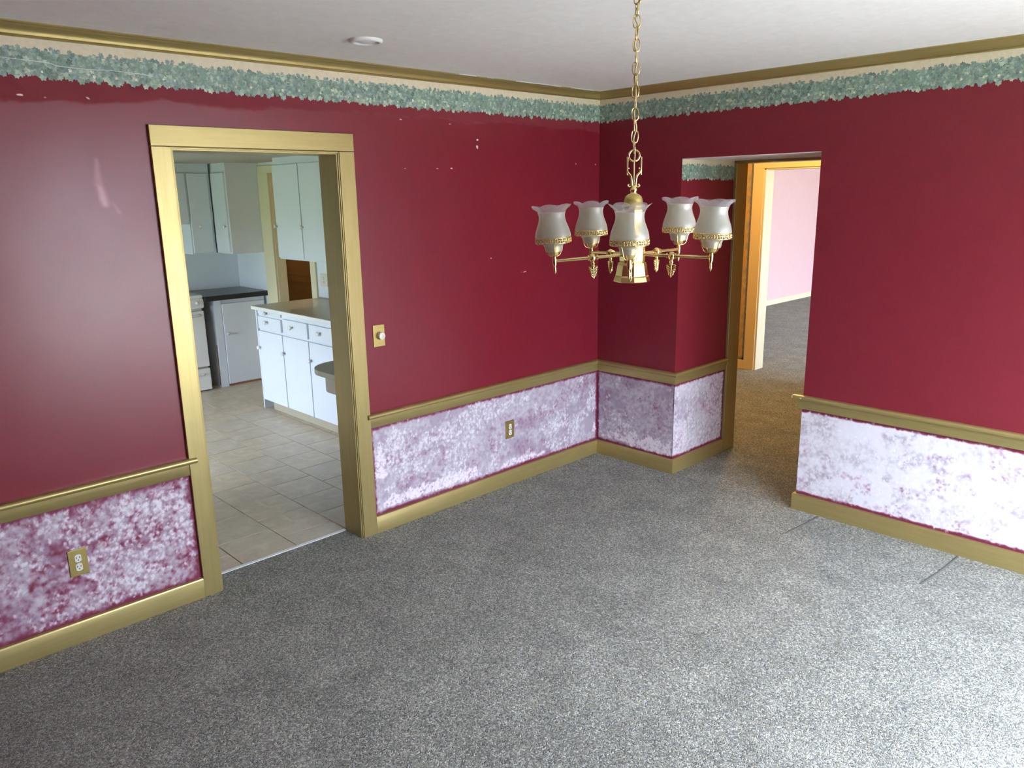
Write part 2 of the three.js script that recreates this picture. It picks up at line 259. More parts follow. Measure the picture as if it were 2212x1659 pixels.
    g.filter = 'blur(0.8px)'; g.drawImage(g.canvas, 0, 0); g.filter = 'none';
  });
}
// ivy border: printed paper, die-cut along its lower edge
const BL = 1.6, BHt = 0.165;
const ivy = canvasTex(2048, 212, (g, W, Hp) => {
  seed = 4242; const K = W / BL; g.clearRect(0, 0, W, Hp);
  for (let x = 0; x < W; x++) for (let y = 0; y < 80; y++) { const n = fbm(x / 14, y / 14, 401, 4), c = mixc([206, 190, 160], [222, 208, 184], n); g.fillStyle = css(c); g.fillRect(x, y, 1, 1); }
  g.fillStyle = css([120, 146, 130]); g.fillRect(0, 64, W, 84);
  const pal = [[150, 168, 152], [134, 154, 138], [166, 182, 166], [122, 143, 130], [172, 184, 164], [142, 158, 154], [156, 172, 160], [108, 130, 120], [182, 190, 166], [146, 163, 147], [128, 144, 148]];
  const leaf = (x, y, r, th, c0) => {
    const kk = rr(0.84, 1.12), c = c0.map((v) => v * kk), side = rnd() < 0.5 ? 1 : -1, dark = mixc(c, [78, 104, 94], rr(0.15, 0.5)), pale = mixc(c, [206, 212, 198], rr(0.1, 0.45));
    for (const ox of [-W, 0, W]) {
      if (x + ox < -60 || x + ox > W + 60) continue;
      g.save(); g.translate(x + ox, y); g.rotate(th);
      const L = [[0, 1.0], [0.45, 0.62], [0.95, 0.9], [1.45, 0.58], [2.05, 0.72], [2.75, 0.42], [3.14, 0.16], [3.53, 0.42], [4.23, 0.72], [4.83, 0.58], [5.33, 0.9], [5.83, 0.62]], P = L.map(([a, q]) => [Math.sin(a) * q * r, -Math.cos(a) * q * r]);
      const path = (list) => { g.beginPath(); list.forEach((p, i) => g[i ? 'lineTo' : 'moveTo'](...p)); g.closePath(); };
      g.fillStyle = css(c); path(P); g.fill();
      g.fillStyle = css(dark, 0.7); path(side > 0 ? [P[0], P[1], P[2], P[3], P[4], P[5], P[6]] : [P[6], P[7], P[8], P[9], P[10], P[11], P[0]]); g.fill();
      g.fillStyle = css(pale, 0.6); path(side > 0 ? [P[11], P[10], [P[10][0] * 0.3, 0], [0, r * 0.1]] : [P[1], P[2], [P[2][0] * 0.3, 0], [0, r * 0.1]]); g.fill();
      g.strokeStyle = css(mixc(c, [214, 218, 202], 0.6), 0.45); g.lineWidth = 1;
      for (const a of [0, 0.95, 5.33]) { g.beginPath(); g.moveTo(0, r * 0.1); g.lineTo(Math.sin(a) * r * 0.62, -Math.cos(a) * r * 0.62); g.stroke(); }
      g.restore();
    }
  };
  for (let i = 0; i < 820; i++) { const y = 58 + rnd() * 108; leaf(rnd() * W, y, rr(15, 25) * (y < 70 ? 0.8 : 1), rnd() * 6.28, mixc(pal[Math.floor(rnd() * pal.length)], [84, 108, 100], rnd() * rnd() * 0.6)); }
  for (let i = 0; i < 76; i++) leaf((i + rr(-0.3, 0.3)) * W / 76, 164 + rr(-8, 16), rr(16, 24), 3.14 + rr(-0.7, 0.7), pal[Math.floor(rnd() * pal.length)]);
  for (let i = 0; i < 95; i++) leaf(rnd() * W, 56 + rr(-8, 12), rr(10, 17), rr(-1.2, 1.2), mixc(pal[Math.floor(rnd() * pal.length)], [96, 120, 120], rnd() * 0.7));
  for (let i = 0; i < 80; i++) leaf(rnd() * W, rr(62, 158), rr(5, 10), rnd() * 6.28, [76 + rr(0, 26), 102 + rr(0, 22), 94 + rr(0, 22)]);
  for (let i = 0; i < 20; i++) leaf((i + 0.5 + rr(-0.3, 0.3)) * W / 20, 144 + rr(-12, 14), rr(9, 14), rnd() * 6.28, [218, 206, 182]);
});
const ivyEdge = (() => { const c = ivy.userData.canvas, d = c.getContext('2d').getImageData(0, 0, c.width, c.height).data, e = []; for (let x = 0; x < c.width; x++) { let y = c.height - 1; while (y > 100 && d[(y * c.width + x) * 4 + 3] < 200) y--; e.push(y); } return e; })();
{ const c = ivy.userData.canvas, g = c.getContext('2d'); g.globalCompositeOperation = 'destination-over'; g.fillStyle = css([112, 142, 126]); g.fillRect(0, 0, c.width, c.height); }
M.ivy = std({ name: 'ivy wallpaper border', map: ivy, roughness: 0.45 });
function borderStrip(path, yTop, hScale = 1) {
  const pos = [], uv = [], step = 0.0022; let s0 = 0;
  for (let i = 0; i < path.length - 1; i++) {
    const dx = path[i + 1][0] - path[i][0], dz = path[i + 1][1] - path[i][1], l = Math.hypot(dx, dz), ux = dx / l, uz = dz / l, n = Math.round(l / step), o = 0.0016;
    const at = (s) => { const c = ((Math.round((s0 + s) / BL * 2048) % 2048) + 2048) % 2048, y = yTop - ivyEdge[c] / 212 * BHt * hScale; return [path[i][0] + ux * s - uz * o, path[i][1] + uz * s + ux * o, y, ivyEdge[c] / 212]; };
    let a = at(0);
    for (let k = 1; k <= n; k++) {
      const s = k / n * l, b = at(s), ua = (s0 + (k - 1) / n * l) / BL, ub = (s0 + s) / BL;
      const q = [[a[0], yTop, a[1], ua, 1], [a[0], a[2], a[1], ua, 1 - a[3]], [b[0], b[2], b[1], ub, 1 - b[3]], [b[0], yTop, b[1], ub, 1]];
      const w = [[a[0] + uz * o, a[2], a[1] - ux * o, ua, 1 - a[3]], [b[0] + uz * o, b[2], b[1] - ux * o, ub, 1 - b[3]]];
      for (const v of [q[0], q[1], q[2], q[0], q[2], q[3], q[1], w[0], w[1], q[1], w[1], q[2]]) { pos.push(v[0], v[1], v[2]); uv.push(v[3], v[4]); }
      a = b;
    }
    s0 += l;
  }
  const g = new THREE.BufferGeometry(); g.setAttribute('position', new THREE.Float32BufferAttribute(pos, 3)); g.setAttribute('uv', new THREE.Float32BufferAttribute(uv, 2)); g.computeVertexNormals(); return g;
}
console.log('textures done');

/* ------------------------------------------------------------------ the rooms */
const ZC = 3.9, XD = -4.5, XE = 0.74, DL = -2.7684, DR = -1.9714, DH = 2.0066, O0 = 0.6362, O1 = 1.489, OH = 1.986;   // window wall, camera-side wall, passage depth, kitchen doorway, passage opening
const PAT = [-2.65, -0.20, 0.25, 2.14];       // wide window in the window wall
const KW = [-3.75, -1.0, 0.36, 1.56];        // kitchen window
const KX = -0.44, KZ = -4.5, KC = 2.13;      // kitchen right wall, back wall, ceiling

const slab = structure('trim_1', 'concrete slab under the whole house', 'foundation'); mesh(slab, 'slab', box(-4.8, 12.4, -0.14, -0.02, -5.75, 4.2), M.concrete);
const floor = structure('floor', 'grey flecked loop-pile carpet across the dining room floor', 'floor');
mesh(floor, 'carpet', box(XD, 0, -0.02, 0, 0, ZC), M.carpet);
for (const p of [[[-0.36, 1.612], [-0.2, 1.628], [-0.03, 1.64]], [[-0.45, 2.323], [-0.25, 2.345], [-0.03, 2.356]]]) { const g = tube(p.map(([x, z]) => [x, 0, z]), 0.006, 24, 8); g.scale(1, 0.45, 1); mesh(floor, 'carpet_crease', g, M.carpet); }
mesh(floor, 'carpet', box(DL + 0.0, DR, -0.02, 0, -0.148, 0), M.carpet);
const hallFloor = structure('floor_hall', 'loop-pile carpet running on through the passage and hall', 'floor');
{ const s = new THREE.Shape([[0, O0], [0, O1], [XE, O1], [XE, 3], [3.12, 3], [3.12, -1.3], [XE, -1.3], [XE, O0]].map((p) => new THREE.Vector2(p[0], -p[1])));
  const g = new THREE.ExtrudeGeometry(s, { depth: 0.02, bevelEnabled: false }); g.rotateX(-Math.PI / 2); g.translate(0, -0.02, 0); mesh(hallFloor, 'carpet', g, M.carpet); }
mesh(hallFloor, 'carpet', box(3.12, 12, -0.02, 0, -2.65, 2.5), M.carpet);

const ceiling = structure('ceiling', 'off-white painted flat ceiling', 'ceiling'); mesh(ceiling, 'plaster', box(-4.8, 12.4, H, H + 0.15, -5.75, 4.2), M.ceiling);
// wall with the kitchen doorway
const wallLeft = structure('wall_left', 'burgundy wall with the kitchen doorway and sponged dado', 'wall');
mesh(wallLeft, 'painted_wall', wallSheet(XD, XE, 0, H + 0.02, [[DL, DR, -1, DH].map((v, i) => i === 2 ? 0 : v)], (u, y, d) => [u, y, -d], 0.08), M.redA);
mesh(wallLeft, 'kitchen_face', wallSheet(XD, KX, 0, H + 0.02, [[DL, DR, 0, DH]], (u, y, d) => [u, y, -0.08 - d], 0.075), M.kitchenPaint);
// wall with the passage opening
const wallRight = structure('wall_right', 'burgundy wall with the open passage to the hall', 'wall');
mesh(wallRight, 'painted_wall', merge([box(0, XE, 0, H + 0.02, O1, ZC + 0.15), box(0, XE, OH, H + 0.02, O0, O1)]), M.red);
const pier = structure('wall_corner', 'short burgundy wall pier between the corner and the passage', 'wall');
mesh(pier, 'painted_wall', box(0, XE, 0, H + 0.02, 0, O0), M.red);
mesh(pier, 'rear_face', box(KX, XE, 0, H + 0.02, -0.155, 0 - 0.08), M.kitchenPaint);
mesh(wallRight, 'soffit', box(0.004, 0.60, OH - 0.003, OH, O0, O1), M.ceiling);
// window wall and the wall behind the camera
const wallRear = structure('wall_rear', 'burgundy wall holding the wide window', 'wall');
mesh(wallRear, 'painted_wall', wallSheet(XD, 0.0, 0, H + 0.02, [[PAT[0], PAT[1], PAT[2], PAT[3]]], (u, y, d) => [u, y, ZC + d], 0.15), M.red);
const wallSide = structure('wall_side', 'plain burgundy side wall of the dining room', 'wall');
mesh(wallSide, 'painted_wall', box(XD - 0.15, XD, 0, H + 0.02, -0.08, ZC + 0.15), M.red);
function glazed(name, label, a, b, y0, y1, put) {
  const w = structure(name, label, 'window'), m = (a + b) / 2, f = 0.05, bar = (u0, u1, v0, v1, nm = 'frame_bar') => mesh(w, nm, put(u0, u1, v0, v1, 0.02, 0.10), M.alu);
  bar(a, b, y0, y0 + f); bar(a, b, y1 - f, y1); bar(a, a + f, y0 + f, y1 - f); bar(b - f, b, y0 + f, y1 - f); bar(m - 0.03, m + 0.03, y0 + f, y1 - f, 'mullion');
  for (const [p, q] of [[a + f, m - 0.03], [m + 0.03, b - f]]) mesh(w, 'pane', put(p, q, y0 + f, y1 - f, 0.058, 0.062), M.glass);
}
glazed('window_1', 'wide dining room window with a white frame', ...PAT, (a, b, c, d, e, f) => box(a, b, c, d, ZC + e, ZC + f));

/* dining room trims */
const runA = [[XD, 0], [-2.848, 0]], runB = [[-1.8873, 0], [0, 0], [0, O0], [0.60, O0]], runC = [[0, O1 - 0.0], [0, ZC]];
const seg = (p) => p.slice(0, -1).map((v, i) => [v, p[i + 1]]);
const baseProfile = [[0, 0], [0.018, 0], [0.018, 0.088], [0.015, 0.094], [0.008, 0.097], [0, 0.097]];
const boardProfile = [[0, 0.600], [0.013, 0.600], [0.014, 0.602], [0.014, 0.651], [0, 0.653]];
const beadProfile = [[0, 0.651], [0.020, 0.651], [0.027, 0.653], [0.0315, 0.658], [0.033, 0.664], [0.0315, 0.670], [0.027, 0.675], [0.020, 0.677], [0, 0.677]];
const crownProfile = [[0, 2.372], [0.007, 2.372], [0.010, 2.376], [0.008, 2.380], [0.012, 2.381], [0.014, 2.388], [0.019, 2.397], [0.027, 2.404], [0.034, 2.407], [0.036, 2.410], [0.042, 2.411], [0.046, 2.415], [0.045, 2.42], [0, 2.42]];
{
  const b1 = structure('baseboard_left', 'gold painted baseboard left of the kitchen doorway', 'baseboard'); mesh(b1, 'board', sweep(runA, baseProfile), M.gold);
  const b2 = structure('baseboard_corner', 'gold painted baseboard running round the room corner and the pier', 'baseboard'); mesh(b2, 'board', sweep(runB, baseProfile), M.gold);
  const b3 = structure('baseboard_right', 'gold painted baseboard right of the passage', 'baseboard');
  mesh(b3, 'board', sweep([[0.05, O1], [0, O1], [0, ZC]], baseProfile), M.gold);
  for (const [n, run, where] of [[2, runA, 'left of the kitchen doorway'], [3, runB, 'round the room corner and the pier'], [4, runC, 'right of the passage']]) {
    const r = structure('trim_' + n, 'gold chair rail with a round bead ' + where, 'chair rail');
    const ext = n === 2 ? [run[0], [-2.815, 0]] : n === 3 ? [[-1.905, 0], ...run.slice(1)] : [[0, O1 - 0.05], run[1]], brd = n === 4 ? [[0, O1 - 0.02], run[1]] : run;
    mesh(r, 'board', sweep(brd, boardProfile), M.gold); mesh(r, 'bead', sweep(ext, n === 2 ? beadProfile.map(([o, y]) => [o, y]) : beadProfile), M.gold);
    if (n === 4) { mesh(r, 'paint_chip', box(-0.034, -0.004, 0.660, 0.672, O1 - 0.052, O1 - 0.0495), M.white); mesh(r, 'paint_chip', box(-0.0345, -0.033, 0.662, 0.668, O1 - 0.004, O1 + 0.004), M.white); }
  }
  const c1 = structure('trim_5', 'gold crown moulding above the ivy border', 'crown moulding'); mesh(c1, 'moulding', sweep([[XD, 0], [0, 0], [0, ZC]], crownProfile), M.gold);
  for (const [x0, x1] of [[-1.22, -1.10], [-1.02, -0.97], [-0.80, -0.42], [-0.33, -0.12]]) mesh(c1, 'bare_edge', box(x0, x1, 2.417, 2.4205, 0.044, 0.0475), M.white);
}
/* borders and dados */
mesh(wallLeft, 'ivy_border', borderStrip([[XD, 0], [0, 0]], 2.378), M.ivy);
mesh(wallRight, 'ivy_border', borderStrip([[0, 0.0], [0, ZC]], 2.378), M.ivy);
mesh(pier, 'ivy_border', borderStrip([[0.002, O0], [0.60, O0]], OH, 0.86), M.ivy);
{ // torn crease across the paper
  const p = [[-3.42, 2.301], [-3.313, 2.298], [-3.238, 2.296], [-3.161, 2.291], [-3.157, 2.288], [-3.023, 2.283], [-2.973, 2.286], [-2.853, 2.283], [-2.8, 2.279]];
  mesh(wallLeft, 'paper_crease', tube(p.map(([x, y]) => [x, y, 0.0018]), 0.0016, 60, 5), M.white);
}
const dadoAt = (parent, tex, x0, x1, z0, z1, along) => {
  const g = box(x0, x1, 0.095, 0.602, z0, z1), p = g.attributes.position, uv = g.attributes.uv, n = g.attributes.normal;
  for (let i = 0; i < p.count; i++) uv.setXY(i, along === 'x' ? (p.getX(i) - x0) / (x1 - x0) : (p.getZ(i) - z0) / (z1 - z0), (p.getY(i) - 0.095) / 0.507);
  mesh(parent, 'sponged_dado', g, std({ name: 'sponged dado paint', map: tex, roughness: 0.6 }));
};
const dA1 = dado(1.654, 0.507, 11, { bare: 0.31, mid: 0.33, high: 0.44, red: 0.57, openL: -1 });
dadoAt(wallLeft, dA1, XD, -2.846, -0.001, 0.002, 'x');
dadoAt(wallLeft, dado(1.889, 0.507, 23, { base: [166, 150, 162], bare: 0.40, mid: 0.36, high: 0.46, red: 0.50, solid: [[0.02, 0.09, 0.03, 0.30], [0.06, 0.75, 0.40, 0.475], [0.95, 1.35, 0.43, 0.48], [1.84, 1.87, 0.36, 0.44]] }), -1.889, 0, -0.001, 0.002, 'x');
dadoAt(pier, dado(0.636, 0.507, 37, { base: [160, 144, 157], bare: 0.40, mid: 0.40, high: 0.52, red: 0.50, openR: -0.02, solid: [[0.05, 0.3, 0.42, 0.47], [0.28, 0.62, 0.38, 0.49]] }), -0.002, 0.001, 0, O0 + 0.002, 'z');
dadoAt(pier, dado(0.6, 0.507, 41, { base: [202, 188, 197], bare: 0.52, mid: 0.40, high: 0.36, red: 0.46, openL: -0.02 }), -0.002, 0.602, O0 - 0.001, O0 + 0.002, 'x');
dadoAt(wallRight, dado(2.411, 0.507, 53, { base: [220, 213, 219], bare: 0.60, mid: 0.47, high: 0.34, red: 0.46, openL: -0.02, openR: -1 }), -0.002, 0.001, O1 - 0.001, ZC, 'z');
dadoAt(wallRear, dA1, PAT[1] + 0.05, -0.002, ZC - 0.002, ZC + 0.001, 'x');

/* kitchen doorway frame */
{
  const d = structure('door_1', 'gold painted cased doorway opening into the kitchen', 'doorway'), t = 0.018;
  mesh(d, 'casing', box(-2.848, DL, 0, DH + 0.002, 0.0, t, 0.002), M.gold); mesh(d, 'casing', box(DR, -1.8873, 0, DH + 0.002, 0.0, t, 0.002), M.gold);
  mesh(d, 'head_casing', box(-2.848, -1.8873, DH + 0.004, 2.093, 0.0, t, 0.002), M.gold);
  mesh(d, 'jamb', box(DL - 0.004, DL + 0.012, 0, DH, -0.155, 0.006, 0.002), M.gold); mesh(d, 'jamb', box(DR - 0.012, DR + 0.004, 0, DH, -0.155, 0.006, 0.002), M.gold);
  mesh(d, 'head_jamb', box(DL, DR, DH - 0.012, DH + 0.004, -0.155, 0.006, 0.002), M.gold);
  mesh(d, 'inner_bead', box(DL - 0.001, DL + 0.006, 0, DH - 0.002, 0.004, 0.013, 0.002), M.gold); mesh(d, 'inner_bead', box(DR - 0.006, DR + 0.001, 0, DH - 0.002, 0.004, 0.013, 0.002), M.gold); mesh(d, 'inner_bead', box(DL, DR, DH - 0.006, DH + 0.001, 0.004, 0.013, 0.002), M.gold);
  mesh(d, 'threshold_strip', box(DL + 0.012, DR - 0.012, -0.004, 0.003, -0.168, -0.146, 0.001), M.whitePlastic);
}
/* passage frame at its far end */
{
  const d = structure('door_2', 'gold painted frame at the hall end of the passage', 'doorway');
  mesh(d, 'jamb', box(0.60, XE, 0, OH, O0, O0 + 0.020, 0.003), M.gold); mesh(d, 'jamb', box(0.60, XE, 0, OH, O1 - 0.02, O1, 0.003), M.gold); mesh(d, 'head_jamb', box(0.60, XE, OH - 0.02, OH, O0, O1, 0.003), M.gold);
}
/* hall and pink room */
{
  const w = structure('wall_hall', 'marbled ochre hall wall with an orange doorway', 'wall');
  mesh(w, 'papered_wall', wallSheet(-1.3, 3.0, 0, H + 0.02, [[-0.49, 0.42, 0, 2.0]], (u, y, d) => [3.1 + d, y, u], 0.15), M.marbled);
  mesh(w, 'paper_border', box(3.098, 3.1, 0.09, 2.1, -0.628, -0.60), M.slate); mesh(w, 'paper_border', box(3.098, 3.1, 0.088, 0.116, -1.3, -0.60), M.slate);
  const e = structure('wall_hall_end', 'marbled ochre end walls of the hall', 'wall');
  mesh(e, 'papered_wall', box(XE, 3.25, 0, H + 0.02, -1.45, -1.3), M.marbled); mesh(e, 'papered_wall', box(XE, 3.25, 0, H + 0.02, 3.0, 3.15), M.marbled);
  mesh(e, 'papered_wall', box(0.6, XE, 0, H + 0.02, -1.45, -0.08), M.marbled); mesh(e, 'papered_wall', box(XE, XE + 0.02, 0, H, O1 + 0.03, 3.0), M.marbled);
  const d = structure('door_3', 'orange cased doorway with a cream jamb into the pink room', 'doorway');
  mesh(d, 'casing', box(3.082, 3.1, 0, 2.0, -0.60, -0.49, 0.002), M.orange); mesh(d, 'casing', box(3.082, 3.1, 0, 2.0, 0.42, 0.53, 0.002), M.orange); mesh(d, 'head_casing', box(3.080, 3.1, 2.0, 2.1, -0.60, 0.53, 0.002), M.orange);
  mesh(d, 'jamb', box(3.1, 3.26, 0, 2.0, -0.5, -0.475, 0.002), M.cream); mesh(d, 'jamb', box(3.1, 3.26, 0, 2.0, 0.40, 0.43, 0.002), M.cream); mesh(d, 'head_jamb', box(3.1, 3.26, 1.985, 2.01, -0.49, 0.42, 0.002), M.cream);
  const b = structure('baseboard_hall', 'orange painted baseboard along the hall wall', 'baseboard'); mesh(b, 'board', box(3.083, 3.1, 0, 0.09, -1.3, -0.60, 0.003), M.orange);
  const p = structure('wall_pink', 'pale pink walls of the room beyond the hall', 'wall');
  mesh(p, 'painted_wall', box(3.25, 12.15, 0, H + 0.02, -2.8, -2.65), M.pink); mesh(p, 'painted_wall', box(12, 12.15, 0, H + 0.02, -2.65, 2.65), M.pink);
  mesh(p, 'painted_wall', wallSheet(3.25, 12, 0, H + 0.02, [[3.9, 11.0, 0.3, 1.9]], (u, y, dd) => [u, y, 2.5 + dd], 0.15), M.pink);
  mesh(p, 'painted_wall', wallSheet(-2.65, 2.5, 0, H + 0.02, [[-0.49, 0.42, 0, 2.0]], (u, y, dd) => [3.262 - dd, y, u], 0.01), M.pink);
  mesh(p, 'painted_wall', box(3.1, 3.25, 0, H, -2.65, -1.45), M.pink);
  glazed('window_2', 'wide window of the pink room', 3.9, 11.0, 0.3, 1.9, (a, b2, c, d2, e2, f) => box(a, b2, c, d2, 2.5 + e2, 2.5 + f));
  const pb = structure('baseboard_pink', 'white painted baseboard along the pink wall', 'baseboard'); mesh(pb, 'board', box(3.26, 12, 0, 0.085, -2.65, -2.634, 0.003), M.cream);
}
/* kitchen shell */
const kFloor = structure('floor_kitchen', 'beige square ceramic tiles laid in staggered rows', 'floor');
mesh(kFloor, 'grout', box(XD, KX, -0.02, -0.003, KZ, -0.155), M.grout);
{
  const P = 0.3015, T = P - 0.005, full = new RoundedBoxGeometry(T, 0.009, T, 1, 0.0015); planarUV(full, 'x'); seed = 99;
  for (let i = 0, x0 = -2.2735 - 7 * P; x0 < KX; x0 += P, i++) {
    const odd = i % 2, zo = odd ? -0.324 : -0.474;
    for (let z1 = zo + P; z1 > KZ; z1 -= P) {
      const a = Math.max(x0, XD) + 0.0025, b = Math.min(x0 + P, KX) - 0.0025, c = Math.max(z1 - P, KZ) + 0.0025, d = Math.min(z1, -0.158) - 0.0025;
      if (b - a < 0.03 || d - c < 0.03) continue;
      const t = mesh(kFloor, 'tile', full, M.tiles[Math.floor(rnd() * 4)]); t.scale.set((b - a) / T, 1, (d - c) / T); t.position.set((a + b) / 2, -0.0045 + rr(-0.0004, 0.0004), (c + d) / 2);
    }
  }
}
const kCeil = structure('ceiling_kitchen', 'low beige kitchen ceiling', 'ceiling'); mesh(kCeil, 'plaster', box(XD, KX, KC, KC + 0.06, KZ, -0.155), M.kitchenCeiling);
mesh(structure('wall_kitchen_back', 'pale kitchen wall behind the stove', 'wall'), 'painted_wall', box(XD - 0.15, KX + 0.1, 0, H + 0.02, KZ - 0.15, KZ), M.kitchenPaint);
mesh(structure('wall_kitchen_right', 'pale kitchen wall with the cream cased doorway', 'wall'), 'painted_wall', wallSheet(KZ, -0.1, 0, H + 0.02, [[-3.66, -3.0, 0, 2.03]], (u, y, d) => [KX + d, y, u], 0.10), M.kitchenPaint);
mesh(structure('wall_kitchen_left', 'pale kitchen wall holding the wide window', 'wall'), 'painted_wall', wallSheet(KZ - 0.15, -0.08, 0, H + 0.02, [[KW[0], KW[1], KW[2], KW[3]]], (u, y, d) => [XD - d, y, u], 0.15), M.kitchenPaint);
glazed('window_3', 'wide kitchen window with a white frame', ...KW, (a, b, c, d, e, f) => box(XD - f, XD - e, c, d, a, b));
{ // doorway out of the kitchen and the corridor behind
  const d = structure('door_4', 'cream cased doorway at the far end of the kitchen', 'doorway');
  mesh(d, 'casing', box(KX - 0.02, KX, 0, 2.03, -3.86, -3.66, 0.003), M.cream); mesh(d, 'casing', box(KX - 0.02, KX, 0, 2.03, -3.0, -2.91, 0.003), M.cream); mesh(d, 'head_casing', box(KX - 0.02, KX, 2.03, 2.10, -3.86, -2.91, 0.003), M.cream);
  mesh(d, 'jamb', box(KX, KX + 0.1, 0, 2.03, -3.68, -3.655, 0.003), M.cream);
  const c = structure('wall_corridor', 'ochre walls of the corridor behind the kitchen', 'wall');
  mesh(c, 'painted_wall', box(0.30, 0.45, 0, H, -5.6, -2.3), M.ochre); mesh(c, 'painted_wall', box(KX - 0.15, 0.45, 0, H, -5.75, -5.6), M.ochre); mesh(c, 'painted_wall', box(-0.34, 0.45, 0, H, -2.3, -2.15), M.ochre); mesh(c, 'painted_wall', box(-0.6, KX + 0.1, 0, H, -5.6, -4.65), M.ochre);
  mesh(c, 'corridor_floor', box(-0.34, 0.3, -0.02, 0, -5.6, -2.3), M.carpet);
}
const ground = structure('floor_outdoors', 'pale paving and lawn outside the house', 'ground'); mesh(ground, 'paving', box(-4.9, 45, -0.3, -0.145, -40, 45), M.ground); mesh(ground, 'lawn', box(-45, -4.9, -0.3, -0.145, -40, 45), M.lawn);

/* ------------------------------------------------------------------ lamps of the hall and the corridor */
function ceilingLamp(label, x, y, z, power, warm) {
  const g = group('ceiling_lamp', label, 'lamp', [x, y, z]);
  mesh(g, 'base', lathe([[0, 0], [0.07, 0], [0.075, -0.01], [0.07, -0.03], [0.05, -0.035], [0, -0.035]]), M.brassDull);
  mesh(g, 'lamp_globe', new THREE.SphereGeometry(0.085, 24, 16).translate(0, -0.105, 0), M.lampGlow);
  const l = new THREE.PointLight(lin(...warm), power, 0, 2); l.position.set(x, y - 0.105, z); l.castShadow = true; l.shadow.radius = 3; l.name = 'lamp_light'; scene.add(l);
}
ceilingLamp('warm glowing globe lamp on the hall ceiling', 1.9, H, 0.15, 6.5, [1, 0.68, 0.27]);
ceilingLamp('warm glowing globe lamp on the corridor ceiling', -0.02, H, -4.3, 2.6, [1, 0.80, 0.50]);

/* ------------------------------------------------------------------ kitchen furniture */
const knobGeo = lathe([[0, 0], [0.006, 0], [0.006, 0.012], [0.010, 0.015], [0.0165, 0.020], [0.0175, 0.026], [0.014, 0.031], [0.007, 0.033], [0, 0.0335]], 16);
function knob(parent, x, y, z, face) { // world place; face '-x' or '+z'
  const k = mesh(parent, 'knob', knobGeo, M.knob); let q = parent, o = V3(0, 0, 0); while (q && q !== scene) { o.add(q.position); q = q.parent; }
  k.position.set(x - o.x, y - o.y, z - o.z); if (face === '-x') k.rotation.z = Math.PI / 2; else k.rotation.x = Math.PI / 2; return k;
}
{ // base cabinet by the kitchen wall
  const g = group('base_cabinet', 'pale blue-white base cabinet with three doors and drawers under the beige counter', 'cabinet', [-0.75, 0, -2.05]), F = -1.04, z0 = -2.905, z1 = -1.2;
  part(g, 'carcass', box(F, KX - 0.022, 0.075, 0.878, z0, z1), M.cabinet); part(g, 'end_panel', box(F - 0.02, KX - 0.022, 0, 0.878, z0 - 0.018, z0, 0.002), M.cabinet); part(g, 'toe_kick', box(F + 0.015, F + 0.03, 0, 0.078, z0 + 0.10, z1), M.taupe);
  const zs = [z0 + 0.002, -2.48, -2.058, -1.632, z1];
  for (let i = 0; i < 4; i++) {
    const a = zs[i] + (i ? 0.006 : 0), b = zs[i + 1] - 0.006;
    const d = part(g, 'door', box(F - 0.02, F, 0.08, 0.695, a, b, 0.003), M.cabinet); knob(d, F - 0.02, 0.548, a + 0.018, '-x');
    const dr = part(g, 'drawer', box(F - 0.018, F, i ? 0.712 : 0.715, i ? 0.836 : 0.822, a + 0.012, b - 0.008, 0.003), M.cabinet); knob(dr, F - 0.018, 0.781, (a + b) / 2 - 0.03, '-x');
    if (!i) { const bb = part(g, 'bread_board', box(F - 0.014, F, 0.842, 0.868, a + 0.012, b - 0.008, 0.003), M.cabinet); knob(bb, F - 0.014, 0.856, (a + b) / 2 - 0.03, '-x'); }
  }
  const c = group('countertop', 'beige laminate countertop with a white front edge', 'countertop', [-0.76, 0.88, -2.05]);
  part(c, 'slab', box(-1.088, KX, 0.880, 0.910, -2.928, z1, 0.004), M.beigeTop); part(c, 'edge_strip', box(-1.093, -1.087, 0.879, 0.908, -2.93, z1, 0.002), M.enamel); part(c, 'back_strip', box(KX - 0.012, KX, 0.91, 0.922, -2.9, z1, 0.002), M.taupe);
}
{ // far base cabinet, black counter
  const g = group('base_cabinet', 'pale blue single-door base cabinet under the black counter beside the stove', 'cabinet', [-0.71, 0, -4.2]), F = -3.945;
  part(g, 'carcass', box(-0.985, KX - 0.022, 0, 0.855, KZ + 0.022, F), M.cabinet); part(g, 'stile', box(-0.985, -0.915, 0, 0.855, F, F + 0.012, 0.002), M.cabinet);
  const d = part(g, 'door', box(-0.91, -0.47, 0.026, 0.815, F, F + 0.02, 0.003), M.cabinet); knob(d, -0.885, 0.526, F + 0.02, '+z');
  part(g, 'rust_stain', box(-0.9865, -0.9848, 0.02, 0.42, F - 0.03, F - 0.012), M.rust);
  part(g, 'toe_line', box(-0.91, -0.45, 0.0, 0.018, F, F + 0.006), M.rust);
  const c = group('countertop', 'black laminate countertop in the far kitchen corner', 'countertop', [-0.75, 0.86, -4.2]);
  part(c, 'slab', box(-1.088, KX, 0.857, 0.905, KZ, -3.885, 0.006), M.blackTop);
}
